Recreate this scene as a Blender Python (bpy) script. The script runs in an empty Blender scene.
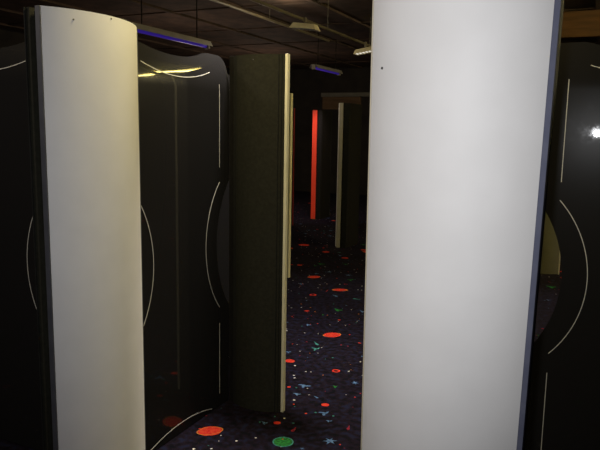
import bpy, bmesh, math, random
from mathutils import Vector, Matrix
random.seed(7)
S = bpy.context.scene
COL = S.collection
PI = math.pi
# The place is laid out on the maze's own grid: +Y runs down the aisles, +X across them, z up (metres).
TOP = 1.89          # height of the maze pillars and panels

# ------------------------------------------------------------------ materials
def new_mat(name):
    m = bpy.data.materials.new(name); m.use_nodes = True
    nt = m.node_tree
    return m, nt, nt.nodes['Principled BSDF']

def noise_col(nt, bsdf, c1, c2, scale, detail=4.0, lo=.35, hi=.65, socket='Base Color', stretch=None):
    tc = nt.nodes.new('ShaderNodeTexCoord')
    n = nt.nodes.new('ShaderNodeTexNoise'); n.inputs['Scale'].default_value = scale; n.inputs['Detail'].default_value = detail
    if stretch:
        mp = nt.nodes.new('ShaderNodeMapping'); mp.inputs['Scale'].default_value = stretch
        nt.links.new(tc.outputs['Object'], mp.inputs['Vector']); nt.links.new(mp.outputs['Vector'], n.inputs['Vector'])
    else:
        nt.links.new(tc.outputs['Object'], n.inputs['Vector'])
    r = nt.nodes.new('ShaderNodeValToRGB')
    r.color_ramp.elements[0].position = lo; r.color_ramp.elements[1].position = hi
    r.color_ramp.elements[0].color = (*c1, 1); r.color_ramp.elements[1].color = (*c2, 1)
    nt.links.new(n.outputs['Fac'], r.inputs['Fac'])
    nt.links.new(r.outputs['Color'], bsdf.inputs[socket])
    return n, r

def paint(name, c1, c2=None, scale=30, rough=.6, bump=0.0, spec=.5, stretch=None):
    m, nt, b = new_mat(name)
    c2 = c2 or tuple(x * .9 for x in c1)
    n, r = noise_col(nt, b, c1, c2, scale, stretch=stretch)
    b.inputs['Roughness'].default_value = rough
    b.inputs['Specular IOR Level'].default_value = spec
    if bump:
        bp = nt.nodes.new('ShaderNodeBump'); bp.inputs['Strength'].default_value = bump; bp.inputs['Distance'].default_value = .01
        nt.links.new(n.outputs['Fac'], bp.inputs['Height']); nt.links.new(bp.outputs['Normal'], b.inputs['Normal'])
    return m

def emit(name, col, strength):
    m, nt, b = new_mat(name)
    b.inputs['Base Color'].default_value = (*col, 1)
    b.inputs['Emission Color'].default_value = (*col, 1)
    b.inputs['Emission Strength'].default_value = strength
    return m

M = {}
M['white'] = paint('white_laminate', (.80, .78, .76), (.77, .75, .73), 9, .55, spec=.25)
M['cream'] = paint('cream_edge', (.80, .74, .52), (.74, .68, .47), 14, .5)
M['bluegrey'] = paint('blue_grey_edge', (.12, .125, .17), (.10, .105, .15), 20, .9, spec=.05)
M['darkedge'] = paint('dark_grey_edge', (.062, .064, .078), (.05, .052, .064), 20, .6)
M['dimred'] = paint('dim_red_edge', (.30, .02, .012), (.26, .018, .01), 20, .6)
M['matte'] = paint('matte_black_board', (.012, .011, .009), (.009, .008, .007), 40, .9, spec=.05)
M['dimmed_face'] = paint('dimmed_white_laminate', (.10, .095, .074), (.09, .085, .066), 9, .6, spec=.2)  # white laminate darkened in its colour to stand in for dim light
M['tan'] = paint('tan_edge', (.50, .43, .30), (.44, .38, .27), 20, .5)
M['greyedge'] = paint('grey_edge', (.40, .37, .31), (.35, .33, .28), 14, .5)
M['black_board'] = paint('black_board', (.027, .026, .018), (.021, .020, .014), 60, .85, .15, .1)
M['edge_band'] = paint('dark_edge_band', (.016, .016, .014), (.012, .012, .010), 30, .8, spec=.1)
M['orange'] = paint('orange_edge', (.95, .075, .028), (.90, .065, .024), 12, .5)
M['screw'] = paint('screw_steel', (.05, .045, .04), (.03, .03, .03), 80, .4)
M['stripe'] = paint('white_pinstripe', (.60, .58, .50), (.52, .50, .45), 40, .5)
M['wall'] = paint('dark_wall_paint', (.020, .017, .016), (.014, .012, .012), 3, .9, spec=.1)
M['wood'] = paint('brown_board', (.06, .035, .02), (.04, .022, .013), 3, .8, .2, .2, stretch=(1, 6, 8))
M['beamwood'] = paint('beam_wood', (.085, .040, .018), (.052, .026, .013), 3, .8, .2, .2, stretch=(1, 6, 8))
M['darkcap'] = paint('dark_cap', (.05, .045, .04), (.04, .036, .03), 9, .7)
M['housing'] = paint('grey_housing', (.20, .18, .15), (.15, .135, .115), 8, .5)
M['whitebox'] = paint('cream_housing', (.62, .54, .36), (.52, .45, .30), 8, .5)
M['conduit'] = paint('conduit_paint', (.11, .09, .055), (.08, .065, .04), 6, .5)
M['louvre'] = paint('louvre_white', (.75, .72, .65), (.70, .67, .60), 8, .4)
M['violet'] = emit('violet_tube', (.07, .03, .55), .20)
M['warmtube'] = emit('warm_tube', (1.0, .84, .26), 110.0)
M['louvrelamp'] = emit('lit_lamp', (1.0, .95, .85), .9)

# glossy smoke black acrylic with dusty smears
def acrylic():
    m, nt, b = new_mat('black_gloss_acrylic')
    b.inputs['Base Color'].default_value = (.015, .0142, .0138, 1)
    b.inputs['Specular IOR Level'].default_value = .22
    b.inputs['Coat Weight'].default_value = .10; b.inputs['Coat Roughness'].default_value = .24
    tc = nt.nodes.new('ShaderNodeTexCoord')
    n1 = nt.nodes.new('ShaderNodeTexNoise'); n1.inputs['Scale'].default_value = 7.0; n1.inputs['Detail'].default_value = 6; n1.inputs['Roughness'].default_value = .7
    nt.links.new(tc.outputs['Object'], n1.inputs['Vector'])
    r = nt.nodes.new('ShaderNodeValToRGB')
    r.color_ramp.elements[0].position = .46; r.color_ramp.elements[1].position = .72
    r.color_ramp.elements[0].color = (.02,) * 3 + (1,); r.color_ramp.elements[1].color = (.09,) * 3 + (1,)
    nt.links.new(n1.outputs['Fac'], r.inputs['Fac']); nt.links.new(r.outputs['Color'], b.inputs['Roughness'])
    n2 = nt.nodes.new('ShaderNodeTexNoise'); n2.inputs['Scale'].default_value = 2.2; n2.inputs['Detail'].default_value = 1
    nt.links.new(tc.outputs['Object'], n2.inputs['Vector'])
    bp = nt.nodes.new('ShaderNodeBump'); bp.inputs['Strength'].default_value = .010; bp.inputs['Distance'].default_value = .02
    nt.links.new(n2.outputs['Fac'], bp.inputs['Height']); nt.links.new(bp.outputs['Normal'], b.inputs['Normal'])
    return m
M['acrylic'] = acrylic()

# ------------------------------------------------------------------ mesh helpers
def link(name, bm, mats, parent=None, smooth=False, loc=None):
    me = bpy.data.meshes.new(name)
    bmesh.ops.recalc_face_normals(bm, faces=bm.faces)
    bm.to_mesh(me); bm.free()
    if not isinstance(mats, (list, tuple)): mats = [mats]
    for m in mats: me.materials.append(m)
    if smooth:
        for p in me.polygons: p.use_smooth = True
    o = bpy.data.objects.new(name, me); COL.objects.link(o)
    if parent: o.parent = parent
    if loc: o.location = loc
    return o

def box(bm, x0, x1, y0, y1, z0, z1, mat=0, mtx=None):
    vs = [bm.verts.new((x, y, z)) for z in (z0, z1) for y in (y0, y1) for x in (x0, x1)]
    if mtx:
        for v in vs: v.co = mtx @ v.co
    for f in ((0, 2, 3, 1), (4, 5, 7, 6), (0, 1, 5, 4), (2, 6, 7, 3), (0, 4, 6, 2), (1, 3, 7, 5)):
        fc = bm.faces.new([vs[i] for i in f]); fc.material_index = mat
    return vs

def bevel(bm, w=.003, seg=2):
    bmesh.ops.bevel(bm, geom=list(bm.edges), offset=w, segments=seg, affect='EDGES', profile=.6)

def prism(bm, pts, z0, z1):
    """pts: closed outline in xy, extruded from z0 to z1"""
    lo = [bm.verts.new((x, y, z0)) for x, y in pts]
    hi = [bm.verts.new((x, y, z1)) for x, y in pts]
    n = len(pts)
    bm.faces.new(lo[::-1]); bm.faces.new(hi)
    for i in range(n):
        bm.faces.new((lo[i], lo[(i + 1) % n], hi[(i + 1) % n], hi[i]))

def tube(bm, a, b, r, n=12):
    a = Vector(a); b = Vector(b); d = (b - a); q = d.to_track_quat('Z', 'Y')
    ra, rb = [], []
    for i in range(n):
        p = q @ Vector((r * math.cos(2 * PI * i / n), r * math.sin(2 * PI * i / n), 0))
        ra.append(bm.verts.new(a + p)); rb.append(bm.verts.new(b + p))
    for i in range(n):
        bm.faces.new((ra[i], ra[(i + 1) % n], rb[(i + 1) % n], rb[i]))
    bm.faces.new(ra[::-1]); bm.faces.new(rb)

def empty(name, loc, rz, label, cat, group=None):
    o = bpy.data.objects.new(name, None); COL.objects.link(o)
    o.empty_display_size = .1
    o.location = loc; o.rotation_euler = (0, 0, rz)
    o['label'] = label; o['category'] = cat
    if group: o['group'] = group
    return o

def tag(o, label, cat, group=None):
    o['label'] = label; o['category'] = cat
    if group: o['group'] = group
    return o

def structure(o):
    o['kind'] = 'structure'; return o

# ------------------------------------------------------------------ the setting
X0, X1, Y0, Y1, HC = -9.0, 8.5, -3.0, 15.0, 3.1

# carpet: base + woven space motifs (planets, stars, rings, specks) lying in it
def carpet():
    m, nt, b = new_mat('galaxy_carpet')
    noise_col(nt, b, (.0035, .0035, .0055), (.0095, .0105, .024), 26, 8, .38, .64)
    rp = [n for n in nt.nodes if n.type == 'VALTORGB'][0].color_ramp
    el = rp.elements.new(.5); el.color = (.009, .0055, .009, 1)
    b.inputs['Roughness'].default_value = .95; b.inputs['Specular IOR Level'].default_value = .05
    return m
def yarn(name, c1, c2, scale=60):
    m, nt, b = new_mat(name)
    noise_col(nt, b, c1, c2, scale, 3, .40, .60)
    b.inputs['Roughness'].default_value = .95; b.inputs['Specular IOR Level'].default_value = .05
    return m
cm = [carpet(),
      yarn('red_yarn', (.45, .018, .016), (.52, .05, .02)),            # 1
      yarn('green_yarn', (.02, .17, .03), (.015, .08, .02), 90),         # 2
      yarn('blue_yarn', (.10, .18, .30), (.035, .07, .14), 80),        # 3
      yarn('orange_yarn', (.50, .11, .02), (.40, .16, .03)),          # 4
      yarn('pale_yarn', (.55, .50, .42), (.42, .42, .40)),            # 5
      yarn('maroon_yarn', (.25, .02, .03), (.12, .012, .02)),         # 6
      yarn('teal_yarn', (.05, .22, .18), (.03, .10, .09), 80)]        # 7
B25 = math.radians(25); UX, UY = math.sin(B25), math.cos(B25)
fb = bmesh.new()
box(fb, X0, X1, Y0, Y1, -.06, 0)
lay = [0]
def poly(pts, mi):
    lay[0] += 1
    z = .0006 + (lay[0] % 5) * .00012
    f = fb.faces.new([fb.verts.new((x, y, z)) for x, y in pts]); f.material_index = mi
def disc(x, y, r, mi, n=18, sq=1.0, rot=0, wob=0):
    pts = []
    for i in range(n):
        a = 2 * PI * i / n; rr = r * (1 + wob * random.uniform(-1, 1))
        px, py = rr * math.cos(a), rr * sq * math.sin(a)
        pts.append((x + px * math.cos(rot) - py * math.sin(rot), y + px * math.sin(rot) + py * math.cos(rot)))
    poly(pts, mi)
def ring(x, y, r, w, mi, sq=1.0, rot=0, n=22):
    P = []
    for i in range(n):
        a = 2 * PI * i / n
        q = []
        for rr in (r - w, r):
            px, py = rr * math.cos(a), rr * sq * math.sin(a)
            q.append((x + px * math.cos(rot) - py * math.sin(rot), y + px * math.sin(rot) + py * math.cos(rot)))
        P.append(q)
    lay[0] += 1; z = .0009 + (lay[0] % 5) * .00012
    V = [[fb.verts.new((*p, z)) for p in q] for q in P]
    for i in range(n):
        j = (i + 1) % n
        f = fb.faces.new((V[i][0], V[i][1], V[j][1], V[j][0])); f.material_index = mi
def planet(x, y, r, mi, rim, rot=None):
    rot = random.uniform(0, PI) if rot is None else rot
    disc(x, y, r, mi, 20, .84, rot, .04)
    ring(x, y, r * 1.12, r * .10, rim, .62, rot)
def star(x, y, r, mi, n=5):
    a0 = random.uniform(0, PI)
    pts = []
    for i in range(2 * n):
        rr = r * random.uniform(.85, 1.25) if i % 2 == 0 else r * random.uniform(.28, .42)
        pts.append((x + rr * math.cos(a0 + PI * i / n), y + rr * math.sin(a0 + PI * i / n)))
    poly(pts, mi)
def comet(x, y, r, mi):
    a = random.uniform(0, 2 * PI); c, s = math.cos(a), math.sin(a)
    pts = [(-r, .0), (-.2 * r, .16 * r), (.6 * r, .3 * r), (r, 0), (.6 * r, -.3 * r), (-.2 * r, -.10 * r)]
    poly([(x + p * c - q * s, y + p * s + q * c) for p, q in pts], mi)
def gal(x, y, r, mi):
    for k in range(3):
        a = 2 * PI * k / 3 + random.uniform(0, 1)
        disc(x + .35 * r * math.cos(a), y + .35 * r * math.sin(a), r * .62, mi, 10, .30, a + .5, .15)
# the motifs that show best in the aisle (x, y on the carpet, size, kind)
MOTIFS = [(-1.686, 2.582, 0.061, 'R'),
          (-1.305, 2.646, 0.052, 'G'),
          (-1.486, 2.786, 0.022, 'b'),
          (-1.426, 2.817, 0.019, 'r'),
          (-1.731, 4.316, 0.065, 'R'),
          (-1.768, 3.672, 0.034, 'r'),
          (-1.429, 3.646, 0.026, 'o'),
          (-1.29, 3.138, 0.023, 'r'),
          (-1.104, 2.761, 0.039, 'B'),
          (-1.252, 3.516, 0.028, 'B'),
          (-1.337, 3.402, 0.022, 'g'),
          (-1.711, 3.971, 0.039, 't'),
          (-2.643, 6.039, 0.063, 'R'),
          (-2.194, 5.647, 0.063, 'O'),
          (-2.846, 6.697, 0.052, 'g'),
          (-2.251, 6.101, 0.042, 'g'),
          (-1.955, 4.974, 0.052, 'g'),
          (-2.169, 4.822, 0.021, 'r'),
          (-1.995, 4.461, 0.032, 'b'),
          (-2.629, 5.687, 0.035, 'b'),
          (-1.494, 3.203, 0.027, 'b'),
          (-1.581, 3.275, 0.012, 'r'),
          (-3.548, 7.748, 0.074, 'r'),
          (-3.09, 7.425, 0.045, 'r'),
          (-2.734, 7.176, 0.043, 'r'),
          (-2.345, 5.343, 0.033, 'o'),
          (-2.713, 7.809, 0.046, 'r'),
          (-1.193, 2.963, 0.019, 'b'),
          (-1.857, 3.823, 0.025, 'b'),
          (-0.32, 5.045, 0.033, 'g'),
          (-0.362, 6.809, 0.065, 'g'),
          (-0.284, 7.662, 0.049, 'r'),
          (-0.452, 7.812, 0.044, 'r'),
          (-0.349, 6.237, 0.025, 'b'),
          (-0.212, 5.926, 0.019, 'r')]
for (x, y, r, k) in MOTIFS:
    if k == 'R': planet(x, y, r, 1, 4, B25 + .35)
    elif k == 'r': disc(x, y, r, 1, 12, .9, 0, .1)
    elif k == 'O': disc(x, y, r, 1, 14, .8, B25, .06); ring(x, y, r * 1.25, r * .35, 4, .6, B25)
    elif k == 'o': ring(x, y, r, r * .5, 1)
    elif k == 'G': disc(x, y, r, 2, 18, .9, 0, .04); ring(x, y, r, r * .12, 7)
    elif k == 'g': gal(x, y, r, 2)
    elif k == 'B': star(x, y, r, 3, 6)
    elif k == 'b': gal(x, y, r, 3)
    elif k == 't': gal(x, y, r, 7)
def clear(x, y, d):
    return all((x - a) ** 2 + (y - b) ** 2 > (d + c) ** 2 for a, b, c, _ in MOTIFS)
for i in range(1100):
    x, y = random.uniform(-7, 4.5), random.uniform(-.5, 13)
    kind = random.random(); r = random.uniform(.02, .05)
    if not clear(x, y, r + .03): continue
    in_aisle = (-2.9 < x < -1.1 and 2.2 < y < 6)
    if in_aisle and kind < .5: r *= .5
    if kind < .10 and not in_aisle: planet(x, y, r * 1.4, 1, 4)
    elif kind < .18: disc(x, y, r * .5, 1, 10, .8, 0, .1)
    elif kind < .26: gal(x, y, r * 1.2, 2)
    elif kind < .46: star(x, y, r, 3, 5)
    elif kind < .58: gal(x, y, r, 3)
    elif kind < .72: comet(x, y, r, 6)
    elif kind < .82: comet(x, y, r, 7)
    elif kind < .90: ring(x, y, r * .6, r * .2, 6)
    else: comet(x, y, r, 3)
for i in range(7600):
    x, y = random.uniform(-7, 4.5), random.uniform(-.5, 13)
    disc(x, y, random.uniform(.0032, .0078), random.choice((5, 5, 5, 5, 6, 3, 4, 1, 7)), 6)
structure(link('floor', fb, cm))

cb = bmesh.new()
box(cb, X0, X1, Y0, Y1, HC, HC + .08)
k = X0 + .4
while k < X1:                                    # joists under the deck
    box(cb, k, k + .06, Y0, Y1, HC - .03, HC); k += 1.05
k = Y0 + .8
while k < Y1:
    box(cb, X0, X1, k, k + .10, HC - .015, HC - .001); k += 1.6
structure(link('ceiling', cb, paint('brown_ceiling', (.065, .042, .032), (.036, .026, .021), 5, .9, spec=.1)))
for nm, a in (('wall_back', (X0, X1, Y1, Y1 + .1)), ('wall_front', (X0, X1, Y0 - .1, Y0)),
              ('wall_left', (X0 - .1, X0, Y0, Y1)), ('wall_right', (X1, X1 + .1, Y0, Y1))):
    b = bmesh.new(); box(b, *a, 0, HC); structure(link(nm, b, M['wall']))

# ------------------------------------------------------------------ maze pillars
def arc_pts(a, sag, n=64):
    """points of an arc from (-a, 0) to (a, 0) bulging by sag in +y"""
    R = (a * a + sag * sag) / (2 * sag); t = math.asin(a / R)
    return [(R * math.sin(-t + 2 * t * i / n), R * math.cos(-t + 2 * t * i / n) - (R - sag)) for i in range(n + 1)]

def pillar(loc, rz, label, trims, half=.225, sag=.076, e=.04, tw=.015, screws=(), back_screws=(), h=TOP, lean=None, core=.09, board='black_board', bow=.010, t0=-.004, face='white'):
    """trims: materials of the edge strips at the -s and +s ends; local x runs along the pillar, +y is the white side"""
    root = empty('maze_barrier', (*loc, 0), rz, label, 'pillar')
    root['kind'] = 'thing'
    if lean: root.rotation_euler = (Matrix.Rotation(lean[0], 3, 'X') @ Matrix.Rotation(lean[1], 3, 'Y') @ Matrix.Rotation(rz, 3, 'Z')).to_euler()
    out = [(x, y + e) for x, y in arc_pts(half, sag)]
    inn = [(x, y + e - .012) for x, y in arc_pts(half - .008, sag)]
    bm = bmesh.new(); prism(bm, out + inn[::-1], .004, h)
    link('curved_face', bm, M[face], root)
    # dark filler board closing the top between face and core
    bm = bmesh.new(); prism(bm, [(-half + .01, 0)] + [(x * .96, y + e - .016) for x, y in arc_pts(half, sag)] + [(half - .01, 0)], .004, h - .012)
    link('core_board', bm, M['black_board'], root)
    if not isinstance(tw, tuple): tw = (tw, tw)
    for sgn, mt, t in zip((-1, 1), trims, tw):
        bm = bmesh.new(); a, b = sorted((sgn * half, sgn * (half + t)))
        box(bm, a + .0005, b, t0, e, 0, h); bevel(bm, .0015)
        link('edge_trim', bm, mt, root)
    # black back board, slightly bowed, with thin edge bands
    hb = half - .001 if bow > .02 else half + .004
    bk = [(x, -core - y) for x, y in arc_pts(hb, bow, 40)]
    def yback(s):
        R = (hb * hb + bow * bow) / (2 * bow); return -core - (math.sqrt(R * R - s * s) - (R - bow))
    bm = bmesh.new(); prism(bm, [(hb, -.006)] + bk[::-1] + [(-hb, -.006)], 0, h - .002)
    link('back_board', bm, M[board], root)
    for sgn in (-1, 1):
        bm = bmesh.new(); a, b = sorted((sgn * (half + .0045), sgn * (half + .010)))
        if bow < .02: box(bm, a, b, -core - .001, -.022, 0, h - .002)
        for p, q in ((.028, .024), (.014, .011)) if bow > .02 else ((.022, .016),):
            yb = yback(half - q)
            box(bm, *sorted((sgn * (half - p), sgn * (half - q))), yb - .004, yb + .004, 0, h - .004)
        link('edge_band', bm, M['edge_band'], root)
    def yface(s):
        R = (half * half + sag * sag) / (2 * sag); return math.sqrt(R * R - s * s) - (R - sag) + e
    for s, z in screws:
        bm = bmesh.new(); y = yface(s); tube(bm, (s, y - .004, z), (s, y + .0015, z), .0030, 10); link('screw', bm, M['screw'], root)
    for s, z in back_screws:
        bm = bmesh.new(); tube(bm, (s, yback(s) - .002, z), (s, yback(s) + .003, z), .0030, 10); link('screw', bm, M['screw'], root)
    return root

pillar((-1.702, 1.811), -PI / 2, 'yellowish white curved pillar standing in front of the left black panel', (M['darkedge'], M['darkedge']),
       screws=((.150, 1.857), (.005, 1.881)), half=.236, sag=.086, tw=.006, t0=.020, core=.025, lean=(0, math.radians(-.15)))
pillar((-.338, 1.615), PI, 'large bluish white curved pillar, the nearest one, right of the carpet aisle', (M['bluegrey'], M['tan']),
       screws=((.16, 1.655),), half=.193, tw=(.013, .004), lean=(math.radians(4.2), math.radians(1.1)))
pillar((-1.621, 2.957), 0, 'black-backed pillar with a cream edge beside the left black panel', (M['matte'], M['cream']),
       half=.15, sag=.06, tw=(.026, .015), e=.014, core=.012, bow=.05, t0=-.012, back_screws=((-.005, 1.862),))
pillar((-3.098, 5.87), 0, 'pillar farther back showing only a thin cream edge past the black-backed pillar', (M['bluegrey'], M['cream']))
pillar((-3.06, 8.045), PI / 2, 'far black pillar with a dull grey front edge beyond the carpet aisle', (M['greyedge'], M['greyedge']), e=.047, board='matte')
pillar((-4.49, 10.475), PI / 2, 'farthest pillar with a glowing orange red front edge', (M['orange'], M['orange']), e=.078, sag=.06, board='matte')
pillar((-4.725, 9.34), 0, 'far dark pillar with a hair-thin red edge left of the orange one', (M['bluegrey'], M['dimred']), e=.012, board='matte')
pillar((-.565, 7.52), PI, 'pale pillar glimpsed through the cut-out of the right black panel', (M['greyedge'], M['greyedge']), face='dimmed_face')

# ------------------------------------------------------------------ black scalloped panels with white pinstripes
W2, HCH, BUL, ZC = .440, .345, .125, .90
def seg_arc(c, half, bul, n=20):
    """(along, inward) pairs of an arc centred on c"""
    return [(c + p, q) for p, q in arc_pts(half, bul, n)]
def curl(z):
    return 1.2 * max(0, z - 1.70) ** 2
def panel(loc, rz, label, foot=True):
    """local x along the panel, local y is its thickness; -y face carries the stripes"""
    root = empty('maze_divider', (*loc, 0), rz, label, 'divider panel')
    root['kind'] = 'thing'
    t = .014; r = .05; o = []
    o += [(-W2, .003), (W2, .003)]
    o += [(W2 - q, z) for z, q in seg_arc(ZC, HCH, BUL)]
    o += [(W2 - r + r * math.cos(a), TOP - r + r * math.sin(a)) for a in [PI / 2 * i / 6 for i in range(7)]]
    o += [(x, TOP - q) for x, q in seg_arc(0, .29, .045)][::-1]
    o += [(-W2 + r - r * math.cos(a), TOP - r + r * math.sin(a)) for a in [PI / 2 * (6 - i) / 6 for i in range(7)]]
    o += [(-W2 + q, z) for z, q in seg_arc(ZC, HCH, BUL)][::-1]
    bm = bmesh.new()
    A = [bm.verts.new((x, -t, z)) for x, z in o]; Bv = [bm.verts.new((x, t, z)) for x, z in o]
    n = len(o)
    fa = bm.faces.new(A); fbk = bm.faces.new(Bv[::-1])
    for i in range(n): bm.faces.new((A[i], Bv[i], Bv[(i + 1) % n], A[(i + 1) % n]))
    bm.normal_update()
    bmesh.ops.triangulate(bm, faces=[fa, fbk])
    for i in range(26):                            # rows for the slight backward curl of the sheet's top edge
        bmesh.ops.bisect_plane(bm, geom=bm.verts[:] + bm.edges[:] + bm.faces[:], plane_co=(0, 0, 1.635 + i * .01), plane_no=(0, 0, 1))
    for v in bm.verts: v.co.y += curl(v.co.z)
    bo = link('board', bm, M['acrylic'], root, True)
    bo.data.set_sharp_from_angle(angle=.6)
    w = .0016
    def stripe(pts):
        bm = bmesh.new(); L = []
        for i, p in enumerate(pts):
            a = Vector(pts[max(i - 1, 0)]); b = Vector(pts[min(i + 1, len(pts) - 1)])
            d = (b - a).normalized(); nn = Vector((-d.y, d.x)) * w; p = Vector(p)
            L.append([(p + nn), (p - nn)])
        for y in (-t - .0012,):
            V = [[bm.verts.new((q.x, y + curl(q.y), q.y)) for q in e] for e in L]
            G = [[bm.verts.new((q.x, -t - .0001 + curl(q.y), q.y)) for q in e] for e in L]
            for i in range(len(V) - 1):
                bm.faces.new((V[i][0], V[i][1], V[i + 1][1], V[i + 1][0]))
                bm.faces.new((V[i][0], V[i + 1][0], G[i + 1][0], G[i][0]))
                bm.faces.new((V[i][1], G[i][1], G[i + 1][1], V[i + 1][1]))
        link('pinstripe', bm, M['stripe'], root)
    wl = .343
    for sg in (-1, 1):
        stripe([(sg * wl, 1.314 + .053 * i) for i in range(9)])
        stripe([(sg * wl, .075), (sg * wl, .475)])
        stripe([(sg * (wl - q), z) for z, q in seg_arc(ZC, .337, .13, 28)])
    stripe([(x, 1.792 - q) for x, q in seg_arc(0, .266, .043, 28)])
    if foot: stripe([(x, .016 + q) for x, q in seg_arc(0, .266, .039, 28)])
    return root
# the -y side of a panel turned by +90 degrees faces +X
panel((-1.815, 2.512), PI / 2, 'black glossy panel with white pinstripes between the yellowish white pillar and the black-backed pillar')
panel((-2.52, 2.06), 0, 'dark panel left of the yellowish white pillar, faint white pinstripe arcs', foot=False)
panel((.198, 2.92), 0, 'black glossy panel with white pinstripes right of the nearest bluish white pillar')

panel((-2.10, 3.46), PI / 2, 'added dark panel blacking out the view through the cut-out beside the black-backed pillar')  # extra panel, added so the cut-out reads black instead of showing carpet

# ------------------------------------------------------------------ overhead
def blacklight(x, y0, y1, z, label):
    root = empty('blacklight_fixture', (x, (y0 + y1) / 2, z), 0, label, 'lamp', )
    l = (y1 - y0) / 2
    bm = bmesh.new()
    pts = [(-.075, .0), (-.045, .055), (.045, .055), (.075, .0), (.068, .0), (.04, .047), (-.04, .047), (-.068, .0)]
    A = [bm.verts.new((a, -l, c)) for a, c in pts]; Bv = [bm.verts.new((a, l, c)) for a, c in pts]
    for i in range(8): bm.faces.new((A[i], A[(i + 1) % 8], Bv[(i + 1) % 8], Bv[i]))
    bm.faces.new(A[::-1]); bm.faces.new(Bv)
    link('housing', bm, M['housing'], root)
    bm = bmesh.new(); tube(bm, (0, -l + .03, .004), (0, l - .03, .004), .019, 14); link('tube', bm, M['violet'], root, True)
    for s in (-1, 1):
        bm = bmesh.new(); box(bm, -.028, .028, s * l - .016, s * l + .016, -.022, .05); bevel(bm); link('end_cap', bm, M['housing'], root)
        bm = bmesh.new(); tube(bm, (0, s * l * .7, .05), (0, s * l * .7, HC - .05 - z), .006, 8); link('hanger', bm, M['matte'], root)
    return root
blacklight(-3.94, 4.72, 6.0, 2.40, 'violet ultraviolet tube in a grey trough above the left black panel')
blacklight(-4.15, 9.3, 10.36, 2.50, 'small violet ultraviolet tube hanging far back above the orange edged pillar')

def conduit(x, y0, y1, z, label):
    bm = bmesh.new(); tube(bm, (x, y0, z), (x, y1, z), .016, 10)
    y = y0 + .5
    while y < y1:
        tube(bm, (x, y, z), (x, y, HC - .02), .0025, 6); y += 1.5
    return tag(link('ceiling_conduit', bm, M['conduit']), label, 'pipe')
conduit(-3.0, 3.6, 12.0, 2.70, 'straight metal conduit carrying the two cream ceiling lights')
conduit(-4.03, 5.6, 9.6, 2.94, 'thin dim conduit under the ceiling left of the one carrying cream lights')

def flood(x, y, z, tilt, label, lit):
    root = empty('ceiling_light', (x, y, z), 0, label, 'lamp')
    R = Matrix.Rotation(tilt, 4, 'Y')
    bm = bmesh.new()
    lo = [(-.15, -.075), (.15, -.075), (.15, .075), (-.15, .075)]; hi = [(-.12, -.05), (.12, -.05), (.12, .05), (-.12, .05)]
    A = [bm.verts.new(R @ Vector((a, b, -.028))) for a, b in lo]; Bv = [bm.verts.new(R @ Vector((a, b, .028))) for a, b in hi]
    bm.faces.new(Bv)
    for i in range(4): bm.faces.new((A[i], A[(i + 1) % 4], Bv[(i + 1) % 4], Bv[i]))
    I = [bm.verts.new(R @ Vector((a * .93, b * .95, -.028))) for a, b in lo]; D = [bm.verts.new(R @ Vector((a * .9, b * .92, -.010))) for a, b in lo]
    for i in range(4):
        j = (i + 1) % 4
        bm.faces.new((A[i], I[i], I[j], A[j])); bm.faces.new((I[i], D[i], D[j], I[j]))
    bm.faces.new(D)
    link('housing', bm, M['whitebox'], root)
    if lit:
        bm = bmesh.new(); box(bm, -.13, .13, -.055, .055, -.019, -.011, mtx=R); link('lamp', bm, M['louvrelamp'], root)
    bm = bmesh.new()
    for i in range(7):
        yy = -.13 + i * .0433; box(bm, yy - .004, yy + .004, -.06, .06, -.029, -.020, mtx=R)
    link('louvre', bm, M['louvre'], root)
    bm = bmesh.new(); box(bm, -.012, .012, -.02, .02, .04, 2.69 - z); link('bracket', bm, M['conduit'], root)
    return root
flood(-2.91, 6.28, 2.60, .12, 'unlit cream trough light hanging from the conduit beside the ceiling joists', False)
flood(-2.90, 8.15, 2.58, -.16, 'lit cream light with white louvre on the conduit, half behind the nearest white pillar', True)

def warm(a, b, z, label):
    root = empty('fluorescent_light', ((a[0] + b[0]) / 2, (a[1] + b[1]) / 2, z), math.atan2(b[1] - a[1], b[0] - a[0]), label, 'lamp', 'warm ceiling tubes')
    l = math.hypot(b[0] - a[0], b[1] - a[1]) / 2
    bm = bmesh.new(); box(bm, -l, l, -.06, .06, .03, .09); bevel(bm, .006); link('housing', bm, M['whitebox'], root)
    bm = bmesh.new(); tube(bm, (-l + .03, 0, 0), (l - .03, 0, 0), .016, 14); link('tube', bm, M['warmtube'], root, True)
    for s in (-1, 1):
        bm = bmesh.new(); box(bm, s * l - .012, s * l + .012, -.022, .022, -.02, .035); link('end_cap', bm, M['housing'], root)
        bm = bmesh.new(); tube(bm, (s * l * .7, 0, .09), (s * l * .7, 0, HC - z - .02), .006, 8); link('hanger', bm, M['darkcap'], root)
warm((.55, 5.64), (-.61, 5.04), 2.75, 'short warm yellow tube over the aisle mirrored in the top of the left black panel')
warm((2.28, 7.33), (.98, 6.12), 2.75, 'warm yellow tube farther right mirrored lower in the top of the left black panel')

# header board over the far passage and the brown beam at the right
bm = bmesh.new(); box(bm, -4.66, -3.94, 10.87, 10.93, 1.93, 2.15); box(bm, -4.68, -3.11, 10.84, 10.95, 2.151, 2.22, 1)
structure(link('trim_2', bm, [M['wood'], M['darkcap']]))
bm = bmesh.new(); box(bm, -.78, 6.0, 7.9, 8.0, 2.60, 2.88); bevel(bm, .006)
structure(link('trim_1', bm, M['beamwood']))

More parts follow.
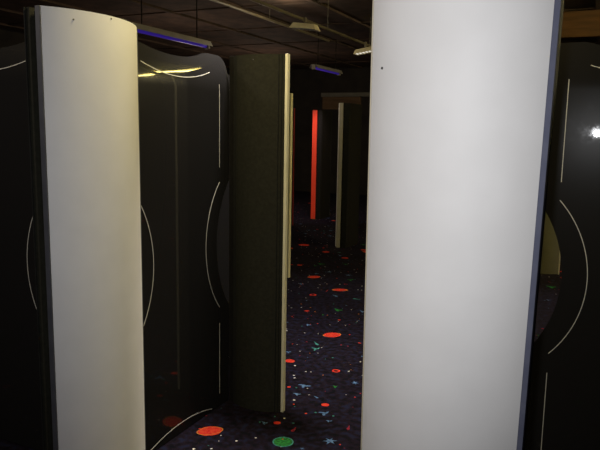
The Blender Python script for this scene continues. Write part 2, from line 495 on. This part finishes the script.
# ------------------------------------------------------------------ lights
def lamp(name, kind, loc, power, col, radius=.1, to=None, cone=None, blend=.5):
    l = bpy.data.lights.new(name, kind); l.energy = power; l.color = col
    if kind in ('POINT', 'SPOT'): l.shadow_soft_size = radius
    if cone: l.spot_size = math.radians(cone); l.spot_blend = blend
    o = bpy.data.objects.new(name, l); COL.objects.link(o); o.location = loc
    if to: o.rotation_euler = (Vector(to) - Vector(loc)).to_track_quat('-Z', 'Y').to_euler()
    return o
CAM = Vector((0, 0, 1.5))
fwd = Vector((-UX * math.cos(math.radians(8.2)), UY * math.cos(math.radians(8.2)), -math.sin(math.radians(8.2))))
lamp('camera_flash', 'SPOT', (-.045, .01, 1.535), 66, (.96, .97, 1.0), .02, CAM + fwd * 3 + Vector((.08, 0, .28)), 92, 1.0)
lamp('house_lamp_near', 'POINT', (-1.25, 2.10, 2.84), 80, (1, .84, .40), .12)
lamp('house_lamp_far', 'POINT', (3.2, 8.0, 2.86), 760, (1, .86, .52), .15)
lamp('aisle_fill_near', 'SPOT', (-1.68, 3.05, 2.9), 330, (1, .93, .92), .10, (-1.68, 3.05, 0), 76, .8)  # added downlight, stands in for the carpet motifs fluorescing under ultraviolet
lamp('aisle_fill_mid', 'SPOT', (-2.0, 4.8, 2.9), 130, (1, .93, .92), .10, (-2.0, 4.8, 0), 66, .8)  # second added downlight for the motifs, no such fixture here
lamp('aisle_fill_right', 'SPOT', (-.1, 5.4, 2.9), 200, (1, .93, .92), .10, (-.1, 5.4, 0), 60, .8)  # added fill for the carpet seen through the right panel's cut-out
lamp('fill_left', 'POINT', (-3.2, .5, 2.8), 60, (1, .88, .75), .15)  # added fill, lifts the blacks on the left-hand panel
lamp('fill_deep', 'POINT', (-5.6, 8.0, 2.0), 26, (1, .80, .62), .15)  # added fill hidden behind the panels, brightens ceiling and far walls
lamp('fill_deeper', 'POINT', (-6.2, 11.5, 2.0), 32, (1, .80, .62), .15)  # same kind of hidden added fill, farther back
lamp('orange_edge_fill', 'SPOT', (-4.15, 9.5, 2.42), 60, (1, .75, .8), .05, (-4.54, 10.24, .9), 60, .7)  # added spot, stands in for the orange edge's own fluorescence
lamp('house_lamp_back', 'POINT', (-3.6, 7.2, 2.86), 10, (1, .85, .6), .15)
w = bpy.data.worlds.new('World'); S.world = w; w.use_nodes = True
w.node_tree.nodes['Background'].inputs[0].default_value = (.5, .5, .6, 1)
w.node_tree.nodes['Background'].inputs[1].default_value = .01

# ------------------------------------------------------------------ camera
cd = bpy.data.cameras.new('camera'); cam = bpy.data.objects.new('camera', cd); COL.objects.link(cam)
cd.sensor_width = 36; cd.lens = 640 / 600 * 36; cd.clip_start = .05
r0 = Vector((UY, UX, 0)); up0 = r0.cross(fwd)
ro = math.radians(1.0)
rt = r0 * math.cos(ro) + up0 * math.sin(ro); up = up0 * math.cos(ro) - r0 * math.sin(ro)
mt = Matrix((rt, up, -fwd)).transposed().to_4x4(); mt.translation = CAM
cam.matrix_world = mt
S.camera = cam
S.view_settings.view_transform = 'Standard'; S.view_settings.look = 'None'
S.view_settings.exposure = 0; S.view_settings.gamma = 1
